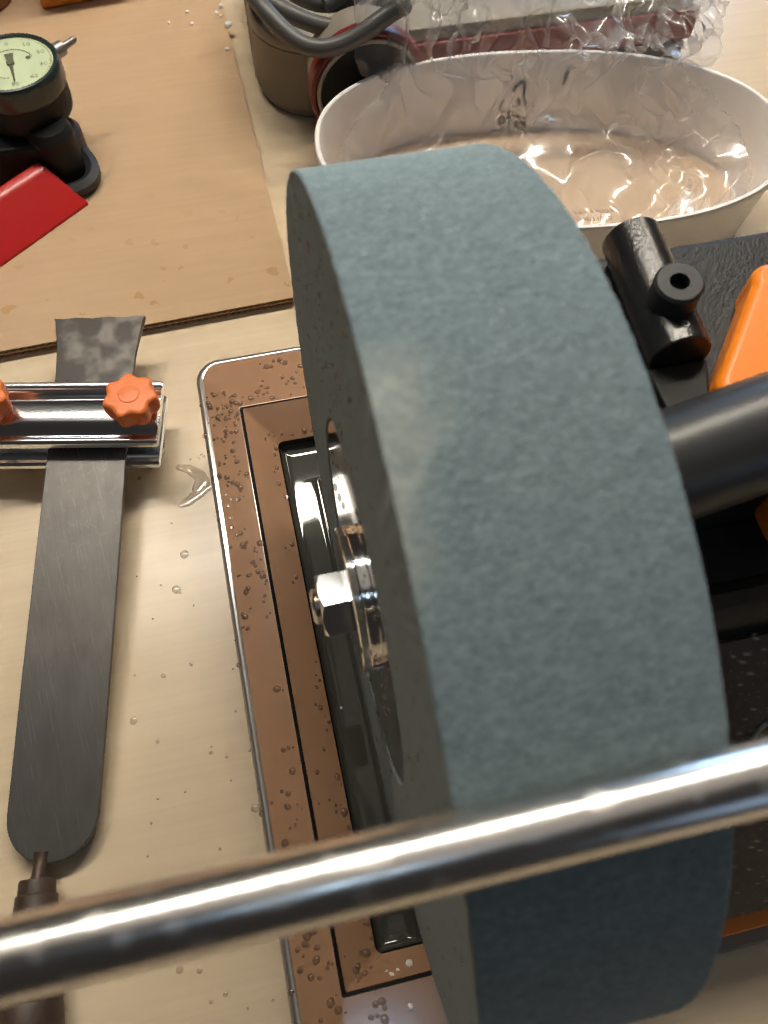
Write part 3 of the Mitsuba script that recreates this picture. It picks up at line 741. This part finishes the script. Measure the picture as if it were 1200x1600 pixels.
# ---------------------------------------------------------------- tub, card disc, bag
TC, TA, TB, TR = np.array([.1650, .3185]), .1480, .0800, math.radians(-9)
def tub_ring(k, z, d=0.0, n=128):
    t = np.arange(n) * 2 * np.pi / n
    e = 2 / 2.25
    x = (TA * k + d) * np.sign(np.cos(t)) * np.abs(np.cos(t)) ** e; y = (TB * k + d) * np.sign(np.sin(t)) * np.abs(np.sin(t)) ** e
    c, s = math.cos(TR), math.sin(TR)
    return np.c_[TC[0] + x * c - y * s, TC[1] + x * s + y * c, np.full(n, z)]
def tub():
    H = .062
    outer = loft([tub_ring(1, .0004, -.014), tub_ring(1, .0004, -.009), tub_ring(1, .004, -.006), tub_ring(1, .03, -.003), tub_ring(1, H - .008, -.0005), tub_ring(1, H - .0065, .0016), tub_ring(1, H - .0015, .0022), tub_ring(1, H, .0014), tub_ring(1, H, -.0008),
                  tub_ring(1, H - .0012, -.0018), tub_ring(1, .03, -.0048), tub_ring(1, .006, -.0075), tub_ring(1, .0030, -.011), tub_ring(1, .0028, -.02)])
    add('plastic_tub__shell', outer, 'm_tub', smooth=40)
    tag('plastic_tub', 'oval white translucent plastic tub with handwriting inside', 'tub')
    # marker writing on the far inner wall
    wall = tub_ring(1, 0, -.0042)
    def on_wall(x, z):
        back = wall[wall[:, 1] > TC[1] - .01]; back = back[np.argsort(back[:, 0])]
        y = np.interp(x, back[:, 0], back[:, 1]); return np.array([x, y - .0006 - .0035 * max(0, (.03 - z) / .03), z])
    S = WRITE
    ms = []
    for st in S:
        p = np.array([on_wall(*q) for q in st])
        if len(p) > 2: p = spline(p, 4 * len(p))
        ms.append(tube(p, .0009, 8))
    add('plastic_tub__handwriting', cat(*ms), 'm_ink', smooth=40, label='black marker scribble on the far inside wall', kind='stuff')
    d = tub_ring(1, 0, -.0115)
    add('cardboard_disc', loft([np.c_[d[:, :2], np.full(len(d), .0036)], np.c_[d[:, :2], np.full(len(d), .0086)]]), 'm_disc', smooth=20, label='flat brown cardboard insert lying in the white tub under the bag', cat_='cardboard')
WRITE = [[(.1660, .0365), (.1690, .0415), (.1715, .0428), (.1730, .0400), (.1742, .0312)],
         [(.1600, .0300), (.1580, .0270), (.1576, .0240), (.1590, .0220), (.1622, .0212)],
         [(.1695, .0290), (.1710, .0296), (.1716, .0276), (.1702, .0258)], [(.1738, .0284), (.1750, .0288), (.1756, .0252)],
         [(.1645, .0222), (.1655, .0142)], [(.1672, .0184), (.1732, .0170)], [(.1752, .0160), (.1782, .0166)],
         [(.1590, .0170), (.1612, .0170), (.1618, .0136), (.1592, .0126), (.1586, .0156), (.1590, .0170)], [(.1638, .0168), (.1655, .0150), (.1652, .0120)],
         [(.1692, .0122), (.1712, .0130), (.1714, .0112), (.1697, .0106)], [(.1742, .0136), (.1752, .0118), (.1778, .0122)], [(.1768, .0136), (.1772, .0096)],
         [(.2010, .0520), (.1995, .0410)], [(.1962, .0200), (.1960, .0120)]]
tub()

def smooth01(x):
    x = np.clip(x, 0, 1); return x * x * (3 - 2 * x)

def bag():
    from scipy.spatial import Delaunay
    from scipy.ndimage import map_coordinates
    R = np.random.RandomState(5)
    c, s = math.cos(TR), math.sin(TR)
    def seg(p, a, b):
        a, b = np.array(a), np.array(b); d = b - a
        t = np.clip(((p - a) @ d) / (d @ d), 0, 1)
        return np.linalg.norm(p - a - t[:, None] * d, axis=1)
    # sheet coordinates: S left to right, V from the standing back edge to the front; crumple is dense along three bands
    def dens(p):
        q = p * [1, .62]
        k = np.exp(-(seg(q, (.02, .02), (.42, .25)) / .045) ** 2) + np.exp(-(seg(q, (.42, .25), (.97, .06)) / .05) ** 2)
        k += np.exp(-(np.linalg.norm((q - [.88, .34]) * [1, .8], axis=1) / .10) ** 2) + .7 * np.exp(-(np.linalg.norm(q - [.97, .08], axis=1) / .07) ** 2)
        return np.clip(k, 0, 1)
    pts = []
    while len(pts) < 900:
        q = R.rand(2)
        if R.rand() < .085 + .95 * dens(q[None])[0]: pts.append(q)
    e = np.linspace(0, 1, 34)
    edge = np.vstack([np.c_[e, e * 0], np.c_[e, e * 0 + 1], np.c_[e * 0, e], np.c_[e * 0 + 1, e]])
    p = np.vstack([np.array(pts), edge])
    p = np.unique(np.round(p, 5), axis=0)
    tri = Delaunay(p * [1, .62]).simplices
    k = dens(p); S, V = p[:, 0], p[:, 1]
    zb = np.interp(S, [0, .18, .34, .46, .56, .74, .90, 1], [.150, .185, .185, .140, .095, .100, .110, .098])
    kV = [0, .30, .44, .62, 1.0]
    y0 = np.interp(V, kV, [.088, .0645, .050, .026, -.0655])
    z0 = np.interp(V, [.30, .44, .62, 1.0], [.0665, .032, .0185, .0150])
    t = np.clip(V / .30, 0, 1)
    z0 = np.where(V < .30, zb * (1 - t) + .0665 * t, z0)
    yin = np.clip(y0, -.0655, .0600)
    half = (TA - .012) * (1 - np.abs(yin / (TB - .0090)) ** 2.25).clip(.02, 1) ** (1 / 2.25)
    half = np.where(V < .34, np.maximum(half, .120), half)
    xt = (2 * S - 1) * half
    side = np.minimum(np.clip(S / .10, 0, 1), np.clip((1 - S) / .16, 0, 1))
    z0 = z0 + np.where(V > .34, .030 * (1 - side) ** 1.5 * (1 - .4 * V), 0)
    X = TC[0] + xt * c - y0 * s; Y = TC[1] + xt * s + y0 * c; Z = z0
    amp = (.0085 * (1 - k) + .0062 * k) * np.interp(V, [0, .45, .7, 1], [1, 1, .62, .62])
    low = np.clip((V - .34) / .2, 0, 1)
    d = R.randn(len(p), 3).clip(-1.8, 1.8) * (amp * np.where(V < .28, 1.5, 1))[:, None]
    inn = np.where((V > .30) & (V < .62), .8, 1.0)
    rimv = np.minimum(np.minimum(S, 1 - S) / .04, np.minimum(V, 1 - V) / .04)
    d = d * np.clip(.25 + rimv, 0, 1)[:, None]
    X = X + d[:, 0] * .5; Y = Y + d[:, 1] * np.where(V < .3, 1.2, .35) * inn; Z = Z + d[:, 2] * np.where(V < .3, .6, 1.0) * np.where(V > .95, .3, 1)
    Z = np.maximum(Z, .0098)
    m = trimesh.Trimesh(np.stack([X, Y, Z], 1), tri, process=False)
    m = m.subdivide_loop(2)
    v = m.vertices.copy()
    g = lambda f, q: (np.stack([meshkit.noise(v * f, q), meshkit.noise(v * f, q + 1), meshkit.noise(v * f, q + 2)], 1) - .5)
    m.vertices = v + g(70, 31) * .0040 + g(160, 41) * .0016
    m.vertices[:, 2] = np.maximum(m.vertices[:, 2], .0094)
    add('plastic_bag__film', m, 'm_film', smooth=True, label='crumpled clear film')
    def text(t, x, y, z, hgt):
        m = meshkit.text_mesh(t, hgt, .0002)
        m.apply_scale([-1, 1, 1]); m.invert()
        m = Rz(m, -7); m.apply_translation([x, y, z]); return m
    add('plastic_bag__printing', cat(text('KEEP AWAY FROM', .2001, .2775, .0285, .0034), text('CHILDREN', .1971, .2715, .0285, .0034), text('WARNING', .1890, .2600, .0285, .0034)), 'm_print', smooth=False, label='brown mirrored warning print')
    tag('plastic_bag', 'crumpled clear plastic bag lying in the white tub', 'plastic bag')
bag()

# ---------------------------------------------------------------- things at the far left edge
def far_left():
    m = lathe([(0, .0072), (.0330, .0072), (.0350, .009), (.0350, .046), (.0335, .048), (.0335, .050), (.0362, .0505), (.0368, .052), (.0368, .060), (.035, .062), (0, .062)], 64)
    m.apply_translation([-.2140, .627, 0])
    add('wooden_jar', m, 'm_brown_wood', smooth=30, label='round brown jar at the top left corner', cat_='jar')
    b = rbox((-.1570, .598, .0074), (-.075, .70, .050), .003); r = rbox((-.1580, .597, .0500), (-.073, .702, .0560), .002)
    add('amber_box__base', Rz(b, 6, (-.157, .598, 0)), 'm_amber'); add('amber_box__lid', Rz(r, 6, (-.157, .598, 0)), 'm_amber')
    tag('amber_box', 'orange yellow plastic box at the top edge right of the brown jar', 'box')
far_left()

# ---------------------------------------------------------------- foam crumbs
def crumb(k, x, y, z, r, label, group):
    m = sph(1.0, 2); v = m.vertices
    v = v * (1 + .55 * (meshkit.noise(v * 1.7 + k * 3.1, k) - .5)[:, None]) * [r, r * rng.uniform(.7, 1.2), r * .7]
    m = Rz(trimesh.Trimesh(v, m.faces, process=False), rng.uniform(0, 360)); m.apply_translation([x, y, z + r * .5])
    add('foam_crumb' + ('' if k == 0 else '_%03d' % k), m, 'm_foam', smooth=True, label=label, cat_='crumb', group=group)
CR = [(-.0190, .5754, .0022, 'large white foam crumb nearest the top picture edge beside the sander cable'), (-.0235, .5678, .0016, 'left one of two small foam crumbs just under the top crumb by the sander'), (-.0206, .5631, .0015, 'lower one of two small foam crumbs just under the top crumb by the sander'),
      (-.0461, .5739, .0014, 'foam crumb near the top edge in the middle of the bare cardboard'), (-.0614, .5628, .0013, 'leftmost tiny foam crumb on the bare cardboard'), (-.0440, .5577, .0016, 'foam crumb on the cardboard just right of the leftmost crumb'),
      (-.0163, .5499, .0030, 'biggest white foam crumb on the right edge of the cardboard by the sander'), (-.0212, .5212, .0019, 'lowest white foam crumb on the cardboard beside the sander')]
for k, (x, y, r, lab) in enumerate(CR):
    crumb(k, x, y, .0073, r, lab, 'foam crumbs on the cardboard')
CR = [(-.0300, -.1060, .0012, .0640, 'round white crumb highest and rightmost in the lower tray corner'), (-.0345, -.1075, .0010, .0640, 'small white crumb left of the round crumb at the basin edge'), (-.0370, -.1085, .0014, .0645, 'large white crumb on the inner slope at the basin corner'),
      (-.0390, -.1070, .0010, .0635, 'leftmost small white crumb at the basin corner'), (-.0330, -.1190, .0011, .0708, 'white crumb on the flat lower rim of the tray'), (-.0520, -.1240, .0009, .0706, 'lone white crumb on the lower left corner of the tray rim')]
for k, (x, y, r, z, lab) in enumerate(CR):
    crumb(8 + k, x, y, z, r, lab, 'white crumbs in the tray')
